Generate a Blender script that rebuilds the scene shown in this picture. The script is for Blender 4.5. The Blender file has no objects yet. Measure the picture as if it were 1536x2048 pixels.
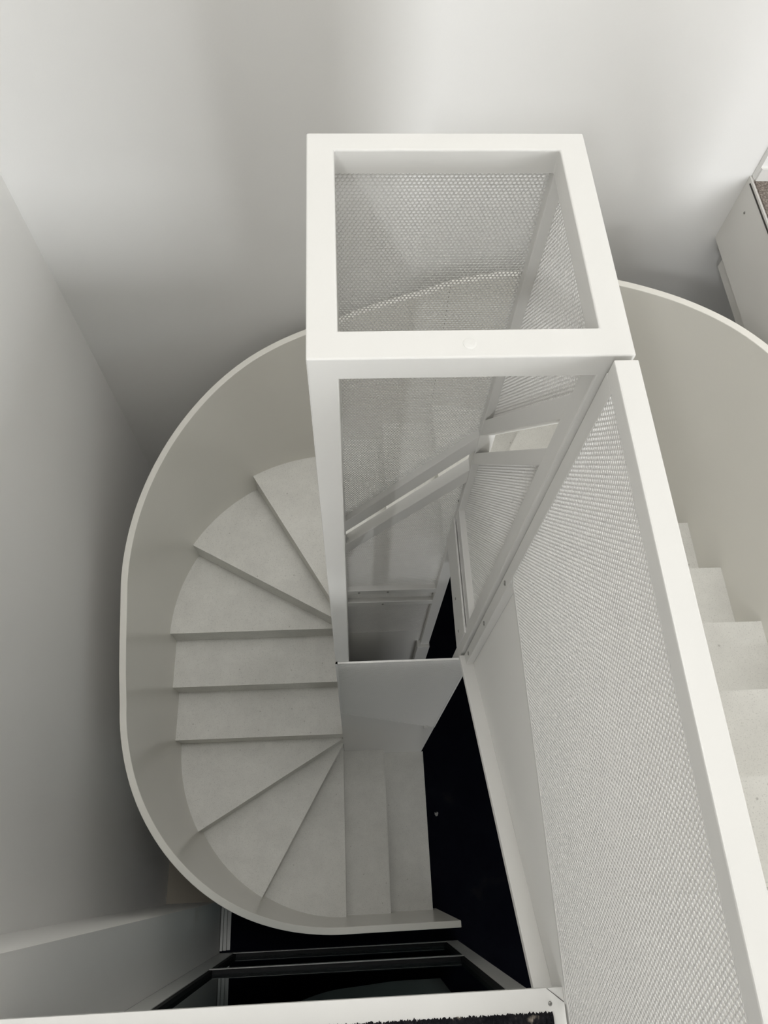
import bpy, bmesh, math, random
import numpy as np
from mathutils import Vector, Matrix

random.seed(4)
scene = bpy.context.scene
COL = scene.collection
OZ = 5.879                      # lower floor is world z = 0; heights below are written relative to eye level
R_IN = 1.047                    # clear radius of the stair from the well corners
X0, X1, Y0, Y1 = -.064, .505, .776, 1.346   # plan of the guard tower round the well
RISE = .1812
def zn(n): return -4.429 + (n - 8) * RISE
FLOOR_LOW = zn(0)
FLOOR_UP = zn(21)

# ------------------------------------------------------------------ materials
def mat(name, color, rough=.5, spec=.5, noise=None, bump=None, metallic=0.):
    m = bpy.data.materials.new(name); m.use_nodes = True
    nt = m.node_tree; b = nt.nodes['Principled BSDF']
    b.inputs['Roughness'].default_value = rough
    b.inputs['Specular IOR Level'].default_value = spec
    b.inputs['Metallic'].default_value = metallic
    b.inputs['Base Color'].default_value = (*color, 1)
    tc = nt.nodes.new('ShaderNodeTexCoord')
    if noise:
        scale, amount, detail = noise
        n = nt.nodes.new('ShaderNodeTexNoise'); n.inputs['Scale'].default_value = scale
        n.inputs['Detail'].default_value = detail
        nt.links.new(tc.outputs['Object'], n.inputs['Vector'])
        r = nt.nodes.new('ShaderNodeValToRGB')
        r.color_ramp.elements[0].position = .3; r.color_ramp.elements[1].position = .7
        r.color_ramp.elements[0].color = (*[c * (1 - amount) for c in color], 1)
        r.color_ramp.elements[1].color = (*[min(1, c * (1 + amount * .5)) for c in color], 1)
        nt.links.new(n.outputs['Fac'], r.inputs['Fac'])
        nt.links.new(r.outputs['Color'], b.inputs['Base Color'])
    if bump:
        scale, strength = bump
        n2 = nt.nodes.new('ShaderNodeTexNoise'); n2.inputs['Scale'].default_value = scale
        n2.inputs['Detail'].default_value = 4
        nt.links.new(tc.outputs['Object'], n2.inputs['Vector'])
        bp = nt.nodes.new('ShaderNodeBump'); bp.inputs['Strength'].default_value = strength
        bp.inputs['Distance'].default_value = .002
        nt.links.new(n2.outputs['Fac'], bp.inputs['Height'])
        nt.links.new(bp.outputs['Normal'], b.inputs['Normal'])
    return m

M_WALL = mat('white wall paint', (.84, .832, .812), .75, .3, noise=(1.3, .015, 3), bump=(180, .08))
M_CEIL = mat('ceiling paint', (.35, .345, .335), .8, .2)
M_METAL = mat('white powder coat', (.73, .722, .695), .36, .5, noise=(3, .012, 2))
M_MESH = mat('white coated perforated sheet', (.76, .75, .725), .45, .4)
M_PARAPET = mat('cream painted parapet', (.82, .80, .74), .24, .5, noise=(2, .015, 2))
M_SHEET = mat('white painted sheet', (.87, .86, .83), .45, .4)
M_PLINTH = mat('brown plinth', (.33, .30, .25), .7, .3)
M_STEEL = mat('screw steel', (.30, .295, .28), .35, .5, metallic=.9)
M_DARKSEAM = mat('dark joint', (.06, .055, .05), .8, .2)
M_FRAME = mat('grey window frame', (.70, .70, .68), .45, .5)
M_GASKET = mat('black gasket', (.01, .01, .011), .6, .3)
M_SLABFACE = mat('slab fascia paint', (.74, .725, .69), .6, .3, noise=(2, .02, 2))

# terrazzo treads: pale ground with fine dark specks and soft mottling
def terrazzo():
    m = mat('pale terrazzo', (.72, .705, .65), .6, .35)
    nt = m.node_tree; b = nt.nodes['Principled BSDF']; tc = nt.nodes.new('ShaderNodeTexCoord')
    n = nt.nodes.new('ShaderNodeTexNoise'); n.inputs['Scale'].default_value = 6; n.inputs['Detail'].default_value = 8
    n.inputs['Roughness'].default_value = .75
    r = nt.nodes.new('ShaderNodeValToRGB')
    r.color_ramp.elements[0].position = .3; r.color_ramp.elements[1].position = .72
    r.color_ramp.elements[0].color = (.72, .71, .67, 1); r.color_ramp.elements[1].color = (.84, .83, .785, 1)
    v = nt.nodes.new('ShaderNodeTexNoise'); v.inputs['Scale'].default_value = 210; v.inputs['Detail'].default_value = 2
    r2 = nt.nodes.new('ShaderNodeValToRGB')
    r2.color_ramp.elements[0].position = .30; r2.color_ramp.elements[1].position = .42
    r2.color_ramp.elements[0].color = (.8, .8, .8, 1); r2.color_ramp.elements[1].color = (1, 1, 1, 1)
    v3 = nt.nodes.new('ShaderNodeTexVoronoi'); v3.inputs['Scale'].default_value = 11
    r3 = nt.nodes.new('ShaderNodeValToRGB')
    r3.color_ramp.elements[0].position = .035; r3.color_ramp.elements[1].position = .06
    r3.color_ramp.elements[0].color = (.45, .43, .4, 1); r3.color_ramp.elements[1].color = (1, 1, 1, 1)
    mx = nt.nodes.new('ShaderNodeMix'); mx.data_type = 'RGBA'; mx.blend_type = 'MULTIPLY'; mx.inputs[0].default_value = 1
    mx2 = nt.nodes.new('ShaderNodeMix'); mx2.data_type = 'RGBA'; mx2.blend_type = 'MULTIPLY'; mx2.inputs[0].default_value = .5
    for t in (n, v, v3): nt.links.new(tc.outputs['Object'], t.inputs['Vector'])
    nt.links.new(n.outputs['Fac'], r.inputs['Fac']); nt.links.new(v.outputs['Fac'], r2.inputs['Fac'])
    nt.links.new(v3.outputs['Distance'], r3.inputs['Fac'])
    nt.links.new(r.outputs['Color'], mx.inputs[6]); nt.links.new(r2.outputs['Color'], mx.inputs[7])
    nt.links.new(mx.outputs[2], mx2.inputs[6]); nt.links.new(r3.outputs['Color'], mx2.inputs[7])
    nt.links.new(mx2.outputs[2], b.inputs['Base Color'])
    return m
M_TREAD = terrazzo()

def carpet(name, dark, mid, light, scale, lo, hi, ribs=0):
    m = mat(name, dark, .95, .08)
    nt = m.node_tree; b = nt.nodes['Principled BSDF']; tc = nt.nodes.new('ShaderNodeTexCoord')
    n = nt.nodes.new('ShaderNodeTexNoise'); n.inputs['Scale'].default_value = scale; n.inputs['Detail'].default_value = 6
    r = nt.nodes.new('ShaderNodeValToRGB'); e = r.color_ramp.elements
    e[0].position = lo; e[0].color = (*dark, 1); e[1].position = hi; e[1].color = (*light, 1)
    k = e.new((lo + hi) / 2); k.color = (*mid, 1)
    nt.links.new(tc.outputs['Object'], n.inputs['Vector']); nt.links.new(n.outputs['Fac'], r.inputs['Fac'])
    nt.links.new(r.outputs['Color'], b.inputs['Base Color'])
    w = nt.nodes.new('ShaderNodeTexNoise'); w.inputs['Scale'].default_value = 300
    bp = nt.nodes.new('ShaderNodeBump'); bp.inputs['Strength'].default_value = .6; bp.inputs['Distance'].default_value = .004
    nt.links.new(tc.outputs['Object'], w.inputs['Vector']); nt.links.new(w.outputs['Fac'], bp.inputs['Height'])
    nt.links.new(bp.outputs['Normal'], b.inputs['Normal'])
    return m
M_CARPET_LOW = carpet('navy patterned carpet', (.0035, .004, .009), (.005, .006, .011), (.02, .018, .018), 3.2, .45, .8)
M_CARPET_UP = carpet('black ribbed carpet', (.012, .012, .015), (.022, .021, .024), (.40, .35, .29), 26, .46, .74)
M_CARPET_TAUPE = carpet('taupe carpet', (.14, .115, .10), (.20, .17, .15), (.36, .32, .28), 120, .32, .68)

def glass():
    m = bpy.data.materials.new('dark window glass'); m.use_nodes = True
    nt = m.node_tree; nt.nodes.clear()
    out = nt.nodes.new('ShaderNodeOutputMaterial'); mix = nt.nodes.new('ShaderNodeMixShader')
    tr = nt.nodes.new('ShaderNodeBsdfTransparent'); tr.inputs['Color'].default_value = (.45, .5, .5, 1)
    gl = nt.nodes.new('ShaderNodeBsdfGlossy'); gl.inputs['Roughness'].default_value = .01
    gl.inputs['Color'].default_value = (.85, .9, .9, 1)
    fr = nt.nodes.new('ShaderNodeFresnel'); fr.inputs['IOR'].default_value = 1.5
    nt.links.new(fr.outputs[0], mix.inputs[0]); nt.links.new(tr.outputs[0], mix.inputs[1])
    nt.links.new(gl.outputs[0], mix.inputs[2]); nt.links.new(mix.outputs[0], out.inputs[0])
    return m
M_GLASS = glass()

# ------------------------------------------------------------------ helpers
def link(name, me, m, parent=None):
    o = bpy.data.objects.new(name, me); COL.objects.link(o)
    if m: me.materials.append(m)
    if parent:
        o.parent = parent
        o.matrix_parent_inverse = Matrix.Translation(-parent.location) if parent.parent is None else Matrix.Identity(4)
    return o
def thing(name, loc, label, cat, group=None):
    o = bpy.data.objects.new(name, None); COL.objects.link(o)
    o.location = (loc[0], loc[1], loc[2] + OZ); o.empty_display_size = .1
    o['label'] = label; o['category'] = cat
    if group: o['group'] = group
    return o
def structure(o, label=None):
    o['kind'] = 'structure'
    if label: o['label'] = label
    return o
def finish(bm, name, m, parent=None, smooth=False):
    for v in bm.verts: v.co.z += OZ
    bmesh.ops.recalc_face_normals(bm, faces=bm.faces)
    me = bpy.data.meshes.new(name); bm.to_mesh(me); bm.free()
    if smooth:
        for p in me.polygons: p.use_smooth = True
    return link(name, me, m, parent)
def bm_box(bm, a, b, bevel=0, upright=False):
    vs = [bm.verts.new((x, y, z)) for x in (a[0], b[0]) for y in (a[1], b[1]) for z in (a[2], b[2])]
    fs = [(0, 1, 3, 2), (4, 6, 7, 5), (0, 4, 5, 1), (2, 3, 7, 6), (0, 2, 6, 4), (1, 5, 7, 3)]
    faces = [bm.faces.new([vs[i] for i in f]) for f in fs]
    if bevel:
        es = list({e for f in faces for e in f.edges if not upright or abs(e.verts[0].co.z - e.verts[1].co.z) > 1e-4})
        bmesh.ops.bevel(bm, geom=es, offset=bevel, segments=2, affect='EDGES', profile=.6)
def box(name, a, b, m, parent=None, bevel=0, upright=False):
    bm = bmesh.new()
    bm_box(bm, [min(p, q) for p, q in zip(a, b)], [max(p, q) for p, q in zip(a, b)], bevel, upright)
    return finish(bm, name, m, parent)
def bm_prism(bm, base, vec, bevel=0):
    """polygon of 3-D points extruded along vec"""
    a = [bm.verts.new(p) for p in base]; b = [bm.verts.new(Vector(p) + Vector(vec)) for p in base]
    n = len(a)
    faces = [bm.faces.new(a), bm.faces.new(b[::-1])]
    for i in range(n): faces.append(bm.faces.new([a[i], b[i], b[(i + 1) % n], a[(i + 1) % n]]))
    if bevel:
        es = list({e for f in faces for e in f.edges})
        bmesh.ops.bevel(bm, geom=es, offset=bevel, segments=2, affect='EDGES', profile=.6)
def prism(name, base, vec, m, parent=None, bevel=0):
    bm = bmesh.new(); bm_prism(bm, base, vec, bevel)
    return finish(bm, name, m, parent)
def screw(loc, normal, parent, rad=.006, name='screw', m=None, plug=False):
    """flat dome head with a recessed hexagonal socket"""
    bm = bmesh.new(); n = 14
    prof = [(rad, 0), (rad, .0012), (rad * .85, .0026), (rad * .5, .003), (rad * .42, .0012), (0, .0012)]
    if plug: n = 24; prof = [(rad, 0), (rad * .94, .0012), (rad * .75, .0022), (rad * .4, .003), (0, .0032)]
    rings = []
    for r_, h in prof:
        if r_ == 0: rings.append([bm.verts.new((0, 0, h))]); continue
        rings.append([bm.verts.new((r_ * math.cos(2 * math.pi * k / n), r_ * math.sin(2 * math.pi * k / n), h)) for k in range(n)])
    for A, B in zip(rings, rings[1:]):
        for k in range(n):
            if len(B) == 1: bm.faces.new([A[k], A[(k + 1) % n], B[0]])
            else: bm.faces.new([A[k], A[(k + 1) % n], B[(k + 1) % n], B[k]])
    q = Vector((0, 0, 1)).rotation_difference(Vector(normal))
    for v in bm.verts: v.co = q @ v.co + Vector(loc)
    return finish(bm, name, m or M_STEEL, parent)

def inside(px, py, poly):
    res = np.zeros(px.shape, bool); n = len(poly)
    for i in range(n):
        x1, y1 = poly[i]; x2, y2 = poly[(i + 1) % n]
        c = ((y1 > py) != (y2 > py))
        with np.errstate(divide='ignore', invalid='ignore'):
            xi = (x2 - x1) * (py - y1) / (y2 - y1 + 1e-12) + x1
        res ^= c & (px < xi)
    return res
PITCH, HOLE, SHEET = .0099, .0071, .0018
def perforated(name, origin, U, V, poly, parent, seg=6, m=None, pitch=PITCH, hole=HOLE):
    """real perforated sheet: staggered round holes with their rims, kept inside poly (2-D, along U and V)"""
    U = np.array(U, float); V = np.array(V, float); N = np.cross(U, V); O = np.array(origin, float)
    P = np.array(poly); rh = pitch * math.sqrt(3) / 2
    u0, v0 = P.min(0); u1, v1 = P.max(0)
    nu = int((u1 - u0) / pitch) + 3; nv = int((v1 - v0) / rh) + 3
    I, J = np.meshgrid(np.arange(nu), np.arange(nv))
    cu = u0 + (I + .5 * (J % 2)) * pitch; cv = v0 + J * rh
    k = inside(cu.ravel(), cv.ravel(), poly)
    cu = cu.ravel()[k]; cv = cv.ravel()[k]; nc = len(cu)
    a = np.arange(seg) * 2 * np.pi / seg + np.pi / 6
    ap = pitch / 2; hexr = []
    for t in a:
        d = (t % (np.pi / 3))            # flats at multiples of 60 degrees
        hexr.append(ap / math.cos(min(d, np.pi / 3 - d)) if True else 0)
    hexr = np.array(hexr)
    ou = hexr * np.cos(a); ov = hexr * np.sin(a); iu = hole / 2 * np.cos(a); iv = hole / 2 * np.sin(a)
    if seg == 6: iu *= 1.05; iv *= 1.05
    lu = np.concatenate([ou, iu, iu]); lv = np.concatenate([ov, iv, iv]); ln = np.concatenate([np.zeros(2 * seg), np.full(seg, -SHEET)])
    uu = (cu[:, None] + lu[None]).ravel(); vv = (cv[:, None] + lv[None]).ravel(); nn = np.tile(ln, nc)
    co = O + uu[:, None] * U + vv[:, None] * V + nn[:, None] * N
    co[:, 2] += OZ
    q = []
    for i in range(seg):
        j = (i + 1) % seg
        q.append((i, j, seg + j, seg + i)); q.append((seg + i, seg + j, 2 * seg + j, 2 * seg + i))
    q = np.array(q); base = np.arange(nc)[:, None, None] * (3 * seg)
    L = (q[None] + base).reshape(-1)
    nf = len(q) * nc
    me = bpy.data.meshes.new(name)
    me.vertices.add(len(co)); me.vertices.foreach_set('co', co.astype(np.float32).ravel())
    me.loops.add(len(L)); me.loops.foreach_set('vertex_index', L.astype(np.int32))
    me.polygons.add(nf); me.polygons.foreach_set('loop_start', np.arange(0, nf * 4, 4, dtype=np.int32))
    me.update(calc_edges=True)
    return link(name, me, m or M_MESH, parent)

# ------------------------------------------------------------------ stair path in plan
def corner_pt(cx, cy, deg, rad):
    t = math.radians(deg); return (cx + rad * math.sin(t), cy + rad * math.cos(t))
def path(rad, step=3):
    """points (x, y, s) of the rounded-rectangle line rad away from the well, in climbing order; s is a stair parameter = nosing number"""
    pts = []
    for x, s in ((.557, .87), (.505, 1.05), (.223, 2), (X0, 3)): pts.append((x, Y0 - rad, s))
    for d in range(-180 + step, -90, step): pts.append((*corner_pt(X0, Y0, d, rad), 3 + (d + 180) / 30))
    for y, s in ((Y0, 6), (1.068, 7), (Y1, 8)): pts.append((X0 - rad, y, s))
    for d in range(-90 + step, 0, step): pts.append((*corner_pt(X0, Y1, d, rad), 8 + (d + 90) / 30))
    for x, s in ((X0, 11), (.22, 12), (X1, 13)): pts.append((x, Y1 + rad, s))
    for d in range(step, 90, step): pts.append((*corner_pt(X1, Y1, d, rad), 13 + d / 30))
    for y, s in ((Y1, 16), (1.068, 17), (Y0, 18), (.486, 19), (.196, 20), (-.094, 21), (-.6, 22.7), (-1.3, 25)): pts.append((X1 + rad, y, s))
    return pts
def nosing(n):
    """(inner, outer) plan points of nosing line n, and the unit direction of climbing"""
    ro = R_IN + .012
    if n == 1: return (.519, Y0 - .0035), (.519, Y0 - ro), (-1, 0)
    if n == 2: return (.223, Y0 - .0035), (.223, Y0 - ro), (-1, 0)
    if n == 3: return (X0 - .006, Y0 - .0035), (X0 - .006, Y0 - ro), (-1, 0)
    if n in (4, 5):
        d = -180 + 30 * (n - 3); t = math.radians(d)
        return corner_pt(X0, Y0, d, .004), corner_pt(X0, Y0, d, ro), (-abs(math.cos(t)), abs(math.sin(t)))
    if n in (6, 7, 8):
        y = (Y0, 1.066, 1.357)[n - 6]; return (X0, y), (X0 - ro, y), (0, 1)
    if n in (9, 10):
        d = -90 + 30 * (n - 8); t = math.radians(d)
        return corner_pt(X0, Y1, d, .004), corner_pt(X0, Y1, d, ro), (math.cos(t), -math.sin(t))
    if n in (11, 12, 13):
        x = (X0, .22, X1)[n - 11]; return (x, Y1), (x, Y1 + ro), (1, 0)
    if n in (14, 15):
        d = 30 * (n - 13); t = math.radians(d)
        return corner_pt(X1, Y1, d, .004), corner_pt(X1, Y1, d, ro), (math.cos(t), -math.sin(t))
    y = (1.357, 1.066, Y0, .486, .196, -.094)[n - 16]
    return (X1, y), (X1 + ro, y), (0, -1)

# ------------------------------------------------------------------ the staircase
stair = thing('staircase', (.2, .3, FLOOR_LOW), 'white winding staircase with terrazzo treads and a solid curved parapet', 'staircase')
FULL = path(R_IN + .012)
def arc_between(n):
    return [(x, y) for x, y, s in FULL if n + .02 < s < n + .98]
for n in range(1, 21):
    ia, oa, da = nosing(n); ib, ob, db = nosing(n + 1)
    ext = .016
    def plan(front, back):
        A0 = (ia[0] + da[0] * front, ia[1] + da[1] * front); A1 = (oa[0] + da[0] * front, oa[1] + da[1] * front)
        B0 = (ib[0] + db[0] * back, ib[1] + db[1] * back); B1 = (ob[0] + db[0] * back, ob[1] + db[1] * back)
        pts = [A0, A1] + arc_between(n) + [B1, B0]
        out = []
        for p in pts:
            if not out or math.hypot(p[0] - out[-1][0], p[1] - out[-1][1]) > .002: out.append(p)
        if math.hypot(out[0][0] - out[-1][0], out[0][1] - out[-1][1]) < .002: out.pop()
        return out
    z = zn(n)
    prism('tread', [(x, y, z - .03) for x, y in plan(0, ext if n < 20 else 0)], (0, 0, .03), M_TREAD, stair)
    lowz = max(z - RISE - .06, FLOOR_LOW)
    prism('riser', [(x, y, lowz) for x, y in plan(.007, 0)], (0, 0, z - .0302 - lowz), M_TREAD, stair)

# parapet: top profile over the nosing number
TOP = [(0, -4.50), (1, -4.49), (2, -4.455), (3.1, -4.44), (3.41, -4.35), (3.75, -4.13), (4.06, -4.02), (4.36, -3.95), (4.72, -3.894),
       (5.04, -3.823), (5.39, -3.79), (5.73, -3.745), (6, -3.70), (6.27, -3.657), (7.1, -3.571), (8.07, -3.498), (8.42, -3.44), (8.82, -3.365),
       (9.24, -3.259), (9.65, -3.153), (10.06, -3.037), (10.46, -2.943), (10.78, -2.882), (11.18, -2.785), (11.86, -2.69), (12.43, -2.627), (12.91, -2.577), (13.4, -2.475), (13.9, -2.385), (14.29, -2.319),
       (14.51, -2.272), (14.89, -2.187), (15.21, -2.123), (15.45, -2.07), (16, -1.985), (20.6, -1.06), (21.2, -.99), (26, -.99)]
def top_z(s):
    def lin(s):
        for (a, za), (b, zb) in zip(TOP, TOP[1:]):
            if a <= s <= b: return za + (zb - za) * (s - a) / (b - a)
        return TOP[-1][1]
    return sum(lin(min(max(s + d, TOP[0][0]), TOP[-1][0])) for d in (-.3, -.15, 0, .15, .3)) / 5
def bot_z(s):
    base = zn(0) + s * RISE
    return max(FLOOR_LOW + .004, min(base - .34, FLOOR_UP - .30))
PT = .034
bm = bmesh.new(); rows = []
# refine straight runs
def refine(pts):
    out = [pts[0]]
    for a, b in zip(pts, pts[1:]):
        k = max(1, int(math.hypot(b[0] - a[0], b[1] - a[1]) / .12))
        for i in range(1, k + 1): out.append(tuple(a[j] + (b[j] - a[j]) * i / k for j in range(3)))
    return out
inn = path(R_IN, 2); outr = path(R_IN + PT, 2)
IN = refine(inn)
OUT = []
for a, b, c, d in zip(inn, inn[1:], outr, outr[1:]):
    k = max(1, int(math.hypot(b[0] - a[0], b[1] - a[1]) / .12))
    if not OUT: OUT.append(c)
    for i in range(1, k + 1): OUT.append(tuple(c[j] + (d[j] - c[j]) * i / k for j in range(3)))
for p, q in zip(IN, OUT):
    zt, zb = top_z(p[2]), bot_z(p[2])
    rows.append([bm.verts.new((p[0], p[1], zb)), bm.verts.new((p[0], p[1], zt)), bm.verts.new((q[0], q[1], zt)), bm.verts.new((q[0], q[1], zb))])
for A, B in zip(rows, rows[1:]):
    for i in range(4): bm.faces.new([A[i], A[(i + 1) % 4], B[(i + 1) % 4], B[i]])
bm.faces.new(rows[0][::-1]); bm.faces.new(rows[-1])
bmesh.ops.recalc_face_normals(bm, faces=bm.faces)
pp = finish(bm, 'parapet', M_PARAPET, stair)
for p in pp.data.polygons: p.use_smooth = True
pj = box('joint', (.4985, Y1 + R_IN - .0008, -3.45), (.5005, Y1 + R_IN + .002, -2.565), M_DARKSEAM, pp)
md = pp.modifiers.new('bevel', 'BEVEL'); md.width = .003; md.segments = 2; md.limit_method = 'ANGLE'; md.angle_limit = math.radians(50); md.harden_normals = True

# inner stringer of the upper flight: plate with a ledge along its lower edge, seen from the well
def led(y): return -2.405 + (0 - y) * -1 * -.69 if False else -2.405 - .70 * (y - .03) + .0
prism('inner_stringer', [(.49, y, z) for y, z in ((.764, led(.764)), (.764, -1.945), (-.31, -1.945), (-.31, led(-.31)))], (.012, 0, 0), M_SHEET, stair)
prism('stringer_ledge', [(.441, y, led(y) + d) for y, d in ((.764, 0), (-.31, 0), (-.31, -.03), (.764, -.03))], (.0495, 0, 0), M_SHEET, stair, bevel=.002)

# ------------------------------------------------------------------ guard tower round the well
T = .055
tower = thing('stairwell_guard_tower', ((X0 + X1) / 2, (Y0 + Y1) / 2, FLOOR_LOW), 'white square-tube guard tower with perforated panels in the middle of the stair', 'guard frame')
ZT = -1.0
def xb(x): return x
BV = .004
bm = bmesh.new()
oc = [(X0, Y0), (X1, Y0), (X1, Y1), (X0, Y1)]; ic = [(X0 + T, Y0 + .061), (X1 - T, Y0 + .061), (X1 - T, Y1 - T + .004), (X0 + T, Y1 - T + .004)]
V4 = [[bm.verts.new((x, y, z)) for x, y in c] for c in (oc, ic) for z in (ZT - T, ZT)]
for k in range(4):
    l = (k + 1) % 4; ob_, ot_, ib_, it_ = V4
    bm.faces.new([ob_[k], ob_[l], ot_[l], ot_[k]]); bm.faces.new([ib_[l], ib_[k], it_[k], it_[l]])
    bm.faces.new([ot_[k], ot_[l], it_[l], it_[k]]); bm.faces.new([ob_[l], ob_[k], ib_[k], ib_[l]])
bmesh.ops.recalc_face_normals(bm, faces=bm.faces)
bmesh.ops.bevel(bm, geom=[e for e in bm.edges if abs(e.calc_face_angle(0)) > .5 and not all(v.co.z < ZT - .01 for v in e.verts)], offset=BV, segments=3, affect='EDGES', profile=.6)
topf = finish(bm, 'top_frame', M_METAL, tower)
# rounded plug on the front bar
screw((.218, .806, ZT - .0002), (0, 0, 1), topf, .0125, 'plug', M_METAL, True)
ZB = FLOOR_LOW + .0
pfl = box('post', (X0, Y0, ZB), (X0 + T, Y0 + T, ZT - T), M_METAL, tower, BV, True)
pfr = box('post', (X1 - T, Y0, ZB), (X1, Y0 + T, ZT - T), M_METAL, tower, BV, True)
pbl = box('post', (X0, Y1 - T, ZB), (X0 + T, Y1, ZT - T), M_METAL, tower, BV, True)
pbr = box('post', (X1 - T, Y1 - T, ZB), (X1, Y1, ZT - T), M_METAL, tower, BV, True)

def sloped_back(z0, slope, h, nm='rail'):
    xa, xc = X0 + T - .003, X1 - T + .003
    f = lambda x: z0 + slope * x
    return prism(nm, [(xa, Y1 - T + .002, f(xa) - h), (xc, Y1 - T + .002, f(xc) - h), (xc, Y1 - T + .002, f(xc)), (xa, Y1 - T + .002, f(xa))], (0, T - .004, 0), M_METAL, tower, .003)
def sloped_side(x, z0, yref, slope, h):
    ya, yc = Y0 + T - .003, Y1 - T + .003
    f = lambda y: z0 + slope * (yref - y)
    return prism('rail', [(x, ya, f(ya) - h), (x, yc, f(yc) - h), (x, yc, f(yc)), (x, ya, f(ya))], (T - .004, 0, 0), M_METAL, tower, .003)
# handrail gap in each side: a rail above it and a rail below it
sloped_back(-2.727, 1.42, .100); sloped_back(-2.962, 1.42, .098)
sloped_side(X1 - T + .002, -1.775, 1.168, 1.74, .094); sloped_side(X1 - T + .002, -1.985, 1.168, 1.74, .080)
sloped_side(X0 + .002, -2.86, 1.29, 2.2, .1); sloped_side(X0 + .002, -3.10, 1.29, 2.2, .09)
# joint of the two tower modules in the back side
hb1 = box('rail', (X0 + T - .003, Y1 - T + .002, -3.640), (X1 - T + .003, Y1 - .002, -3.585), M_METAL, tower, .003)
hb2 = box('rail', (X0 + T - .003, Y1 - T + .002, -3.825), (X1 - T + .003, Y1 - .002, -3.770), M_METAL, tower, .003)
for x in (.20, .05): screw((x, Y1 - T + .002, -3.61), (0, -1, 0), hb1)
screw((.18, Y1 - T + .002, -3.80), (0, -1, 0), hb2)
# bottom rail of the right side and the plate hung below it
hr = box('rail', (X1 - T + .002, Y0 + T - .003, -2.715), (X1 - .002, Y1 - T + .003, -2.66), M_METAL, tower, .003)
sp = box('side_plate', (X1 - T - .006, Y0 + T - .02, -3.0), (X1 - T + .002, Y1 - T + .02, -2.76), M_METAL, tower, .002)
hr2 = box('rail', (X1 - T + .004, Y0 + T - .003, -2.80), (X1 - .002, Y1 - T + .003, -2.74), M_METAL, tower, .003)
for y in (1.0, .86): screw((X1 - T - .006, y, -2.90), (-1, 0, 0), sp)
# back lower plate and screws along the back right post
box('back_plate', (X0 + T - .003, Y1 - .028, FLOOR_LOW + .02), (X1 - T + .003, Y1 - .02, -4.40), M_METAL, tower)
for z in (-2.62, -3.72): screw((X1 - T, Y1 - T * .5, z), (-1, 0, 0), pbr, .007)
box('foot_block', (X1 - T - .02, Y1 - T - .02, FLOOR_LOW), (X1 + .004, Y1 - .002, -4.62), M_METAL, tower, .003)

# perforated panels
def fU(x): return -2.727 + 1.42 * x
def fS(x): return -2.962 + 1.42 * x
YM = Y1 - .026
xa, xc = X0 + T - .008, X1 - T + .008
perforated('mesh_panel', (0, YM, 0), (1, 0, 0), (0, 0, 1), [(xa, fU(xa) - .03), (xc, fU(xc) - .03), (xc, ZT - T + .012), (xa, ZT - T + .012)], tower, 12)
perforated('mesh_panel', (0, YM, 0), (1, 0, 0), (0, 0, 1), [(xa, -3.60), (xc, -3.60), (xc, fS(xc) - .07), (xa, fS(xa) - .07)], tower, 6)
perforated('mesh_panel', (0, YM, 0), (1, 0, 0), (0, 0, 1), [(xa, -3.79), (xc, -3.79), (xc, -3.62), (xa, -3.62)], tower, 6)
perforated('mesh_panel', (0, YM, 0), (1, 0, 0), (0, 0, 1), [(xa, -4.42), (xc, -4.42), (xc, -3.80), (xa, -3.80)], tower, 6)
def gU(y): return -1.775 + 1.74 * (1.168 - y)
def gS(y): return -1.985 + 1.74 * (1.168 - y)
ya, yc = Y0 + T - .008, Y1 - T + .008
XM = X1 - .028
# right side, facing the well: U runs towards -y so the sheet normal looks to -x
perforated('mesh_panel', (XM, 0, 0), (0, -1, 0), (0, 0, 1), [(-yc, gU(yc) - .03), (-ya, gU(ya) - .03), (-ya, ZT - T + .012), (-yc, ZT - T + .012)], tower, 12)
perforated('mesh_panel', (XM, 0, 0), (0, -1, 0), (0, 0, 1), [(-yc, -2.69), (-ya, -2.69), (-ya, gS(ya) - .05), (-yc, gS(yc) - .05)], tower, 12)
def lU(y): return -2.86 + 2.2 * (1.29 - y) * -1
# left side
XL = X0 + .026
def hU(y): return -2.86 + 2.2 * (1.29 - y)
perforated('mesh_panel', (XL, 0, 0), (0, 1, 0), (0, 0, 1), [(ya, -1.98), (yc, -2.9), (yc, ZT - T + .012), (ya, ZT - T + .012)], tower, 6)
# front: perforated sheet over a plain sheet, both screwed to the face of the posts
def seam(x): return -4.06 - 1.01 * (x - X0)
FT = -3.0
perforated('front_mesh_panel', (0, Y0 - .007, 0), (1, 0, 0), (0, 0, 1), [(X0 + .006, seam(X0) + .006), (X1 - .006, seam(X1) + .006), (X1 - .006, FT - .003), (X0 + .006, FT - .003)], tower, 6, M_SHEET)
bm = bmesh.new()
bm_prism(bm, [(X0 - .001, Y0 - .009, FT - .004), (X1, Y0 - .009, FT - .004), (X1, Y0 - .009, FT), (X0 - .001, Y0 - .009, FT)], (0, .008, 0))
bm_prism(bm, [(X0 - .001, Y0 - .009, seam(X0)), (X0 + .008, Y0 - .009, seam(X0)), (X0 + .008, Y0 - .009, FT), (X0 - .001, Y0 - .009, FT)], (0, .008, 0))
bm_prism(bm, [(X1 - .008, Y0 - .009, seam(X1)), (X1, Y0 - .009, seam(X1)), (X1, Y0 - .009, FT), (X1 - .008, Y0 - .009, FT)], (0, .008, 0))
bm_prism(bm, [(X0 - .001, Y0 - .009, seam(X0) - .004), (X1, Y0 - .009, seam(X1) - .004), (X1, Y0 - .009, seam(X1) + .01), (X0 - .001, Y0 - .009, seam(X0) + .01)], (0, .008, 0))
finish(bm, 'panel_border', M_SHEET, tower)
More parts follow.
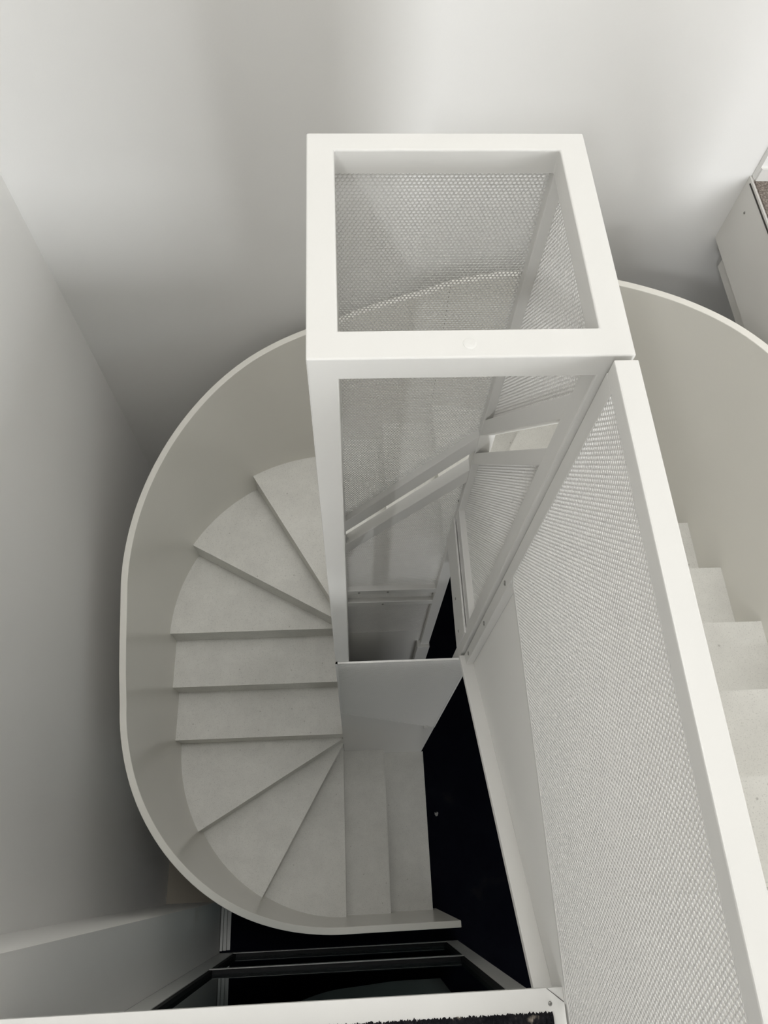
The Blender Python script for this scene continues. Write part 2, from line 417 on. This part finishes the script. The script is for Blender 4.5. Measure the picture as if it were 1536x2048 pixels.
prism('front_plate', [(X0 - .001, Y0 - .003, FLOOR_LOW + .002), (X1 + .002, Y0 - .003, FLOOR_LOW + .002), (X1 + .002, Y0 - .003, seam(X1) + .06), (X0 - .001, Y0 - .003, seam(X0) + .06)], (0, .0028, 0), M_METAL, tower)
box('bracket', (.432, Y0 - .022, -4.60), (.458, Y0 - .003, -4.56), M_METAL, tower, .006)

# ------------------------------------------------------------------ landing railing on the edge of the upper flight
rail = thing('landing_railing', (.48, .1, FLOOR_UP), 'white railing with flat top rail and large perforated panel along the upper flight', 'railing')
RX0, RX1 = .461, .504
YF, YB = .766, -1.25
ZR = -.994
box('top_rail', (RX0, YB, ZR - .042), (RX1, YF - .004, ZR), M_METAL, rail, .003)
rp = box('post', (RX0, YF - .045, -3.0), (.4895, YF - .001, ZR - .040), M_METAL, rail, .002)
box('post', (RX0, YB, FLOOR_UP), (RX1, YB + .05, ZR - .040), M_METAL, rail, .002)
rm = perforated('mesh_panel', (RX0 + .0012, 0, 0), (0, -1, 0), (0, 0, 1), [(-(YF - .044), -1.927), (-(YB + .03), -1.927), (-(YB + .03), ZR - .038), (-(YF - .044), ZR - .038)], rail, 12)
bb = box('bottom_bar', (RX0 - .0005, YB + .04, -1.936), (RX0 + .03, YF - .048, -1.926), M_METAL, rail)
for z in (-2.025, -2.42, -2.81): screw((RX0, YF - .024, z), (-1, 0, 0), rp, .008)

# ------------------------------------------------------------------ setting
YBACK, XLEFT, XFAS = 2.53, -1.335, 1.714
XR, YFR, ZC = 4.6, -10.0, 7.5
def wall(name, a, b, m=M_WALL): return structure(box(name, a, b, m))
wall('floor', (-1.6, YFR, FLOOR_LOW - .12), (XR, YBACK + .12, FLOOR_LOW), M_CARPET_LOW)['label'] = 'near-black navy carpet of the lower floor'
wall('wall_left', (XLEFT - .12, -.47, FLOOR_LOW), (XLEFT, YBACK + .12, ZC))
wall('wall_back', (XLEFT, YBACK, FLOOR_LOW), (1.722, YBACK + .12, ZC))
wall('wall_back_right', (1.722, YBACK - .028, FLOOR_UP), (XR, YBACK + .12, ZC))
wall('wall_back_low', (1.722, YBACK, FLOOR_LOW), (XR, YBACK + .12, FLOOR_UP - .31))
wall('wall_right', (XR, YFR, FLOOR_LOW), (XR + .12, YBACK + .12, ZC))
# pier beside the glazing
wall('wall_pier', (XLEFT, -.475, FLOOR_LOW), (-.952, -.16, ZC))
bm = bmesh.new()
bm_box(bm, (-.944, -.46, FLOOR_LOW), (-.928, -.172, FLOOR_LOW + .05), .002); bm_box(bm, (-.927, -.46, FLOOR_LOW), (-.905, -.172, FLOOR_LOW + .025), .002)
bm_box(bm, (-.904, -.46, FLOOR_LOW), (-.88, -.172, FLOOR_LOW + .008), .002)
structure(finish(bm, 'trim_1', M_FRAME))
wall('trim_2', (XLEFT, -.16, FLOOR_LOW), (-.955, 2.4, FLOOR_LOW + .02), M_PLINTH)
# upper floor in front: slab, edge trim, ribbed carpet
wall('floor_upper', (-1.6, YFR, FLOOR_UP - .30), (.462, -.37, FLOOR_UP - .006), M_SLABFACE)
t3 = wall('trim_3', (-.951, -.369, FLOOR_UP - .014), (.4895, -.277, FLOOR_UP), M_METAL)
# mitre seam and the screw beside it
sm = prism('trim_joint', [(.452, -.2775, FLOOR_UP + .0002), (.488, -.3055, FLOOR_UP + .0002), (.488, -.3075, FLOOR_UP + .0002), (.450, -.2775, FLOOR_UP + .0002)], (0, 0, .0006), M_DARKSEAM, t3)
screw((.455, -.309, FLOOR_UP), (0, 0, 1), t3, .005)
def ribbed(name, x0, x1, y0, y1, z, m, per=.013, amp=.004):
    nx = int((x1 - x0) / per * 6); ny = 60
    X = np.linspace(x0, x1, nx); Y = np.linspace(y1, y0, ny); rng = np.random.default_rng(3)
    bm = bmesh.new(); grid = []
    for j in range(ny):
        row = []
        for i in range(nx):
            h = z + amp * (math.sin(2 * math.pi * X[i] / per) * .5 + .5) + rng.normal() * .0008
            y = Y[j] + (rng.normal() * .0016 if j == 0 else 0)
            row.append(bm.verts.new((X[i], y, (FLOOR_UP + .0005 if j == 0 else h))))
        grid.append(row)
    for j in range(ny - 1):
        for i in range(nx - 1): bm.faces.new([grid[j][i], grid[j + 1][i], grid[j + 1][i + 1], grid[j][i + 1]])
    return finish(bm, name, m)
structure(ribbed('floor_carpet_upper', -.95, .458, -.75, -.325, FLOOR_UP + .004, M_CARPET_UP), 'black ribbed carpet on the upper floor edge')
# landing and carpeted floor on the right
wall('floor_landing', (.507, YFR, FLOOR_UP - .25), (XFAS, -.094, FLOOR_UP), M_TREAD)
wall('floor_right', (XFAS, YFR, FLOOR_UP - .335), (XR, YBACK, FLOOR_UP - .004), M_SLABFACE)
wall('floor_carpet_right', (XFAS + .008, YFR, FLOOR_UP - .004), (XR, YBACK - .034, FLOOR_UP + .004), M_CARPET_TAUPE)
wall('trim_4', (XFAS - .003, YFR, FLOOR_UP - .02), (XFAS + .0015, YBACK - .03, FLOOR_UP - .014), M_DARKSEAM)
wall('trim_5', (1.752, YFR, FLOOR_UP - .435), (1.95, 2.45, FLOOR_UP - .335), M_SLABFACE)
wall('lower_light_blocker', (2.1, .0, FLOOR_LOW), (2.22, YBACK, FLOOR_UP - .335))  # added blocker, keeps the lower fill light off the back wall
wall('baseboard_back', (1.724, YBACK - .040, FLOOR_UP + .004), (XR, YBACK - .028, FLOOR_UP + .06), M_METAL)
fas = bpy.data.objects['floor_right']
screw((XFAS, 2.43, FLOOR_UP - .105), (-1, 0, 0), fas, .006)
# room behind the viewer and ceiling
wall('wall_front', (-6.4, YFR - .12, FLOOR_LOW), (XR, YFR, ZC))
wall('wall_side', (-6.52, YFR, FLOOR_UP), (-6.4, -.46, ZC))
wall('wall_side_low', (-1.72, YFR, FLOOR_LOW), (-1.6, -.46, FLOOR_UP - .3))
wall('wall_stub', (-6.4, -.46, FLOOR_UP - .3), (XLEFT, -.34, ZC))
wall('floor_side', (-6.4, YFR, FLOOR_UP - .3), (-1.6, -.46, FLOOR_UP), M_CARPET_UP)
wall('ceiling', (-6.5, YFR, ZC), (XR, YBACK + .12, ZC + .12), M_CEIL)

# ------------------------------------------------------------------ glass partition on the lower floor
GY = -.475
gp = thing('glass_partition', (-.1, GY, FLOOR_LOW), 'dark glazed partition with slim grey frame below the upper floor edge', 'window')
def gbar(name, a, b, m=M_FRAME): return box(name, (a[0], GY - .05, a[1]), (b[0], GY, b[1]), m, gp, .002)
gbar('jamb', (-.952, FLOOR_LOW), (-.852, FLOOR_UP - .31)); gbar('jamb', (.612, FLOOR_LOW), (.695, FLOOR_UP - .31))
gbar('mullion', (-.852, -4.965), (.612, -4.925)); gbar('bottom_rail', (-.852, FLOOR_LOW), (.612, FLOOR_LOW + .045))
gbar('head', (-.852, FLOOR_UP - .36), (.612, FLOOR_UP - .31))
for z0, z1 in ((FLOOR_LOW + .045, -4.965), (-4.925, FLOOR_UP - .36)):
    pn = box('pane', (-.852, GY - .03, z0), (.612, GY - .024, z1), M_GLASS, gp)
    bm = bmesh.new(); g = .022
    bm_box(bm, (-.852, GY - .024, z0), (-.852 + g, GY - .004, z1)); bm_box(bm, (.612 - g, GY - .024, z0), (.612, GY - .004, z1))
    bm_box(bm, (-.852, GY - .024, z0), (.612, GY - .004, z0 + g)); bm_box(bm, (-.852, GY - .024, z1 - g), (.612, GY - .004, z1))
    finish(bm, 'gasket', M_GASKET, pn)

# scrap of paper on the carpet
bm = bmesh.new()
c = (.608, .345, FLOOR_LOW)
vs = [bm.verts.new((c[0] + dx, c[1] + dy, c[2] + .001 + dz)) for dx, dy, dz in ((-.012, .014, .003), (-.002, .004, 0), (.004, .016, .004), (.014, .008, .002), (.008, -.012, .001), (-.004, -.016, 0), (-.014, -.002, .001))]
f = bm.faces.new(vs)
r_ = bmesh.ops.extrude_face_region(bm, geom=[f])
for v in [g for g in r_['geom'] if isinstance(g, bmesh.types.BMVert)]: v.co.z += .0008
o = finish(bm, 'paper_scrap', mat('grey paper', (.35, .35, .34), .8, .2)); o['label'] = 'tiny pale paper scrap on the dark lower carpet'; o['category'] = 'scrap'

# ------------------------------------------------------------------ light
def area(name, loc, target, sx, sy, power, color=(1, 1, 1)):
    l = bpy.data.lights.new(name, 'AREA'); l.shape = 'RECTANGLE'; l.size = sx; l.size_y = sy; l.energy = power; l.color = color
    o = bpy.data.objects.new(name, l); COL.objects.link(o); o.location = (loc[0], loc[1], loc[2] + OZ)
    d = Vector(target) - Vector(loc); o.rotation_euler = d.to_track_quat('-Z', 'Y').to_euler()
    return o
area('skylight', (1.0, 1.1, ZC - .03), (1.0, 1.1, -3), 3.0, 1.8, 190, (1, .995, .98))
area('window_light', (2.3, YFR + .05, -.9), (.4, 2, -1.4), 4.2, 2.1, 840, (.95, .975, 1))
area('right_window_light', (XR - .05, -2.4, -.1), (-.5, 1.2, -1.6), 3.0, 2.2, 26, (.95, .975, 1))
area('side_window_light', (-4.05, YFR + .06, 6.4), (.6, 2.53, -1.2), .28, 1.8, 370, (.97, .985, 1))
area('lower_fill_light', (2.6, -4.55, -4.1), (.6, .8, -4.3), 2.6, 1.6, 52, (.97, .985, 1))  # added fill with no known source, brightens the tower front low down
w = bpy.data.worlds.new('world'); scene.world = w; w.use_nodes = True
w.node_tree.nodes['Background'].inputs[0].default_value = (.9, .95, 1, 1); w.node_tree.nodes['Background'].inputs[1].default_value = .02

# ------------------------------------------------------------------ camera
Bm = ((0.99844506, -0.02470656, 0.04997048), (-0.04410844, -0.89829108, 0.4371814), (0.03408679, -0.43870572, -0.89798406))
cam = bpy.data.cameras.new('camera'); cam.sensor_fit = 'VERTICAL'; cam.sensor_height = 36; cam.sensor_width = 27
cam.lens = 1463.2 / 2048 * 36; cam.clip_start = .02; cam.clip_end = 100
co = bpy.data.objects.new('camera', cam); COL.objects.link(co)
rot = Matrix(((Bm[0][0], -Bm[0][1], -Bm[0][2]), (Bm[1][0], -Bm[1][1], -Bm[1][2]), (Bm[2][0], -Bm[2][1], -Bm[2][2])))
co.matrix_world = Matrix.Translation((0, 0, OZ)) @ rot.to_4x4()
scene.camera = co
scene.view_settings.view_transform = 'Standard'; scene.view_settings.look = 'None'
scene.view_settings.gamma = 1; scene.view_settings.use_curve_mapping = False
scene.view_settings.exposure = 0.21
scene.cycles.diffuse_bounces = 5
scene.cycles.adaptive_threshold = .02
scene.cycles.max_bounces = 8
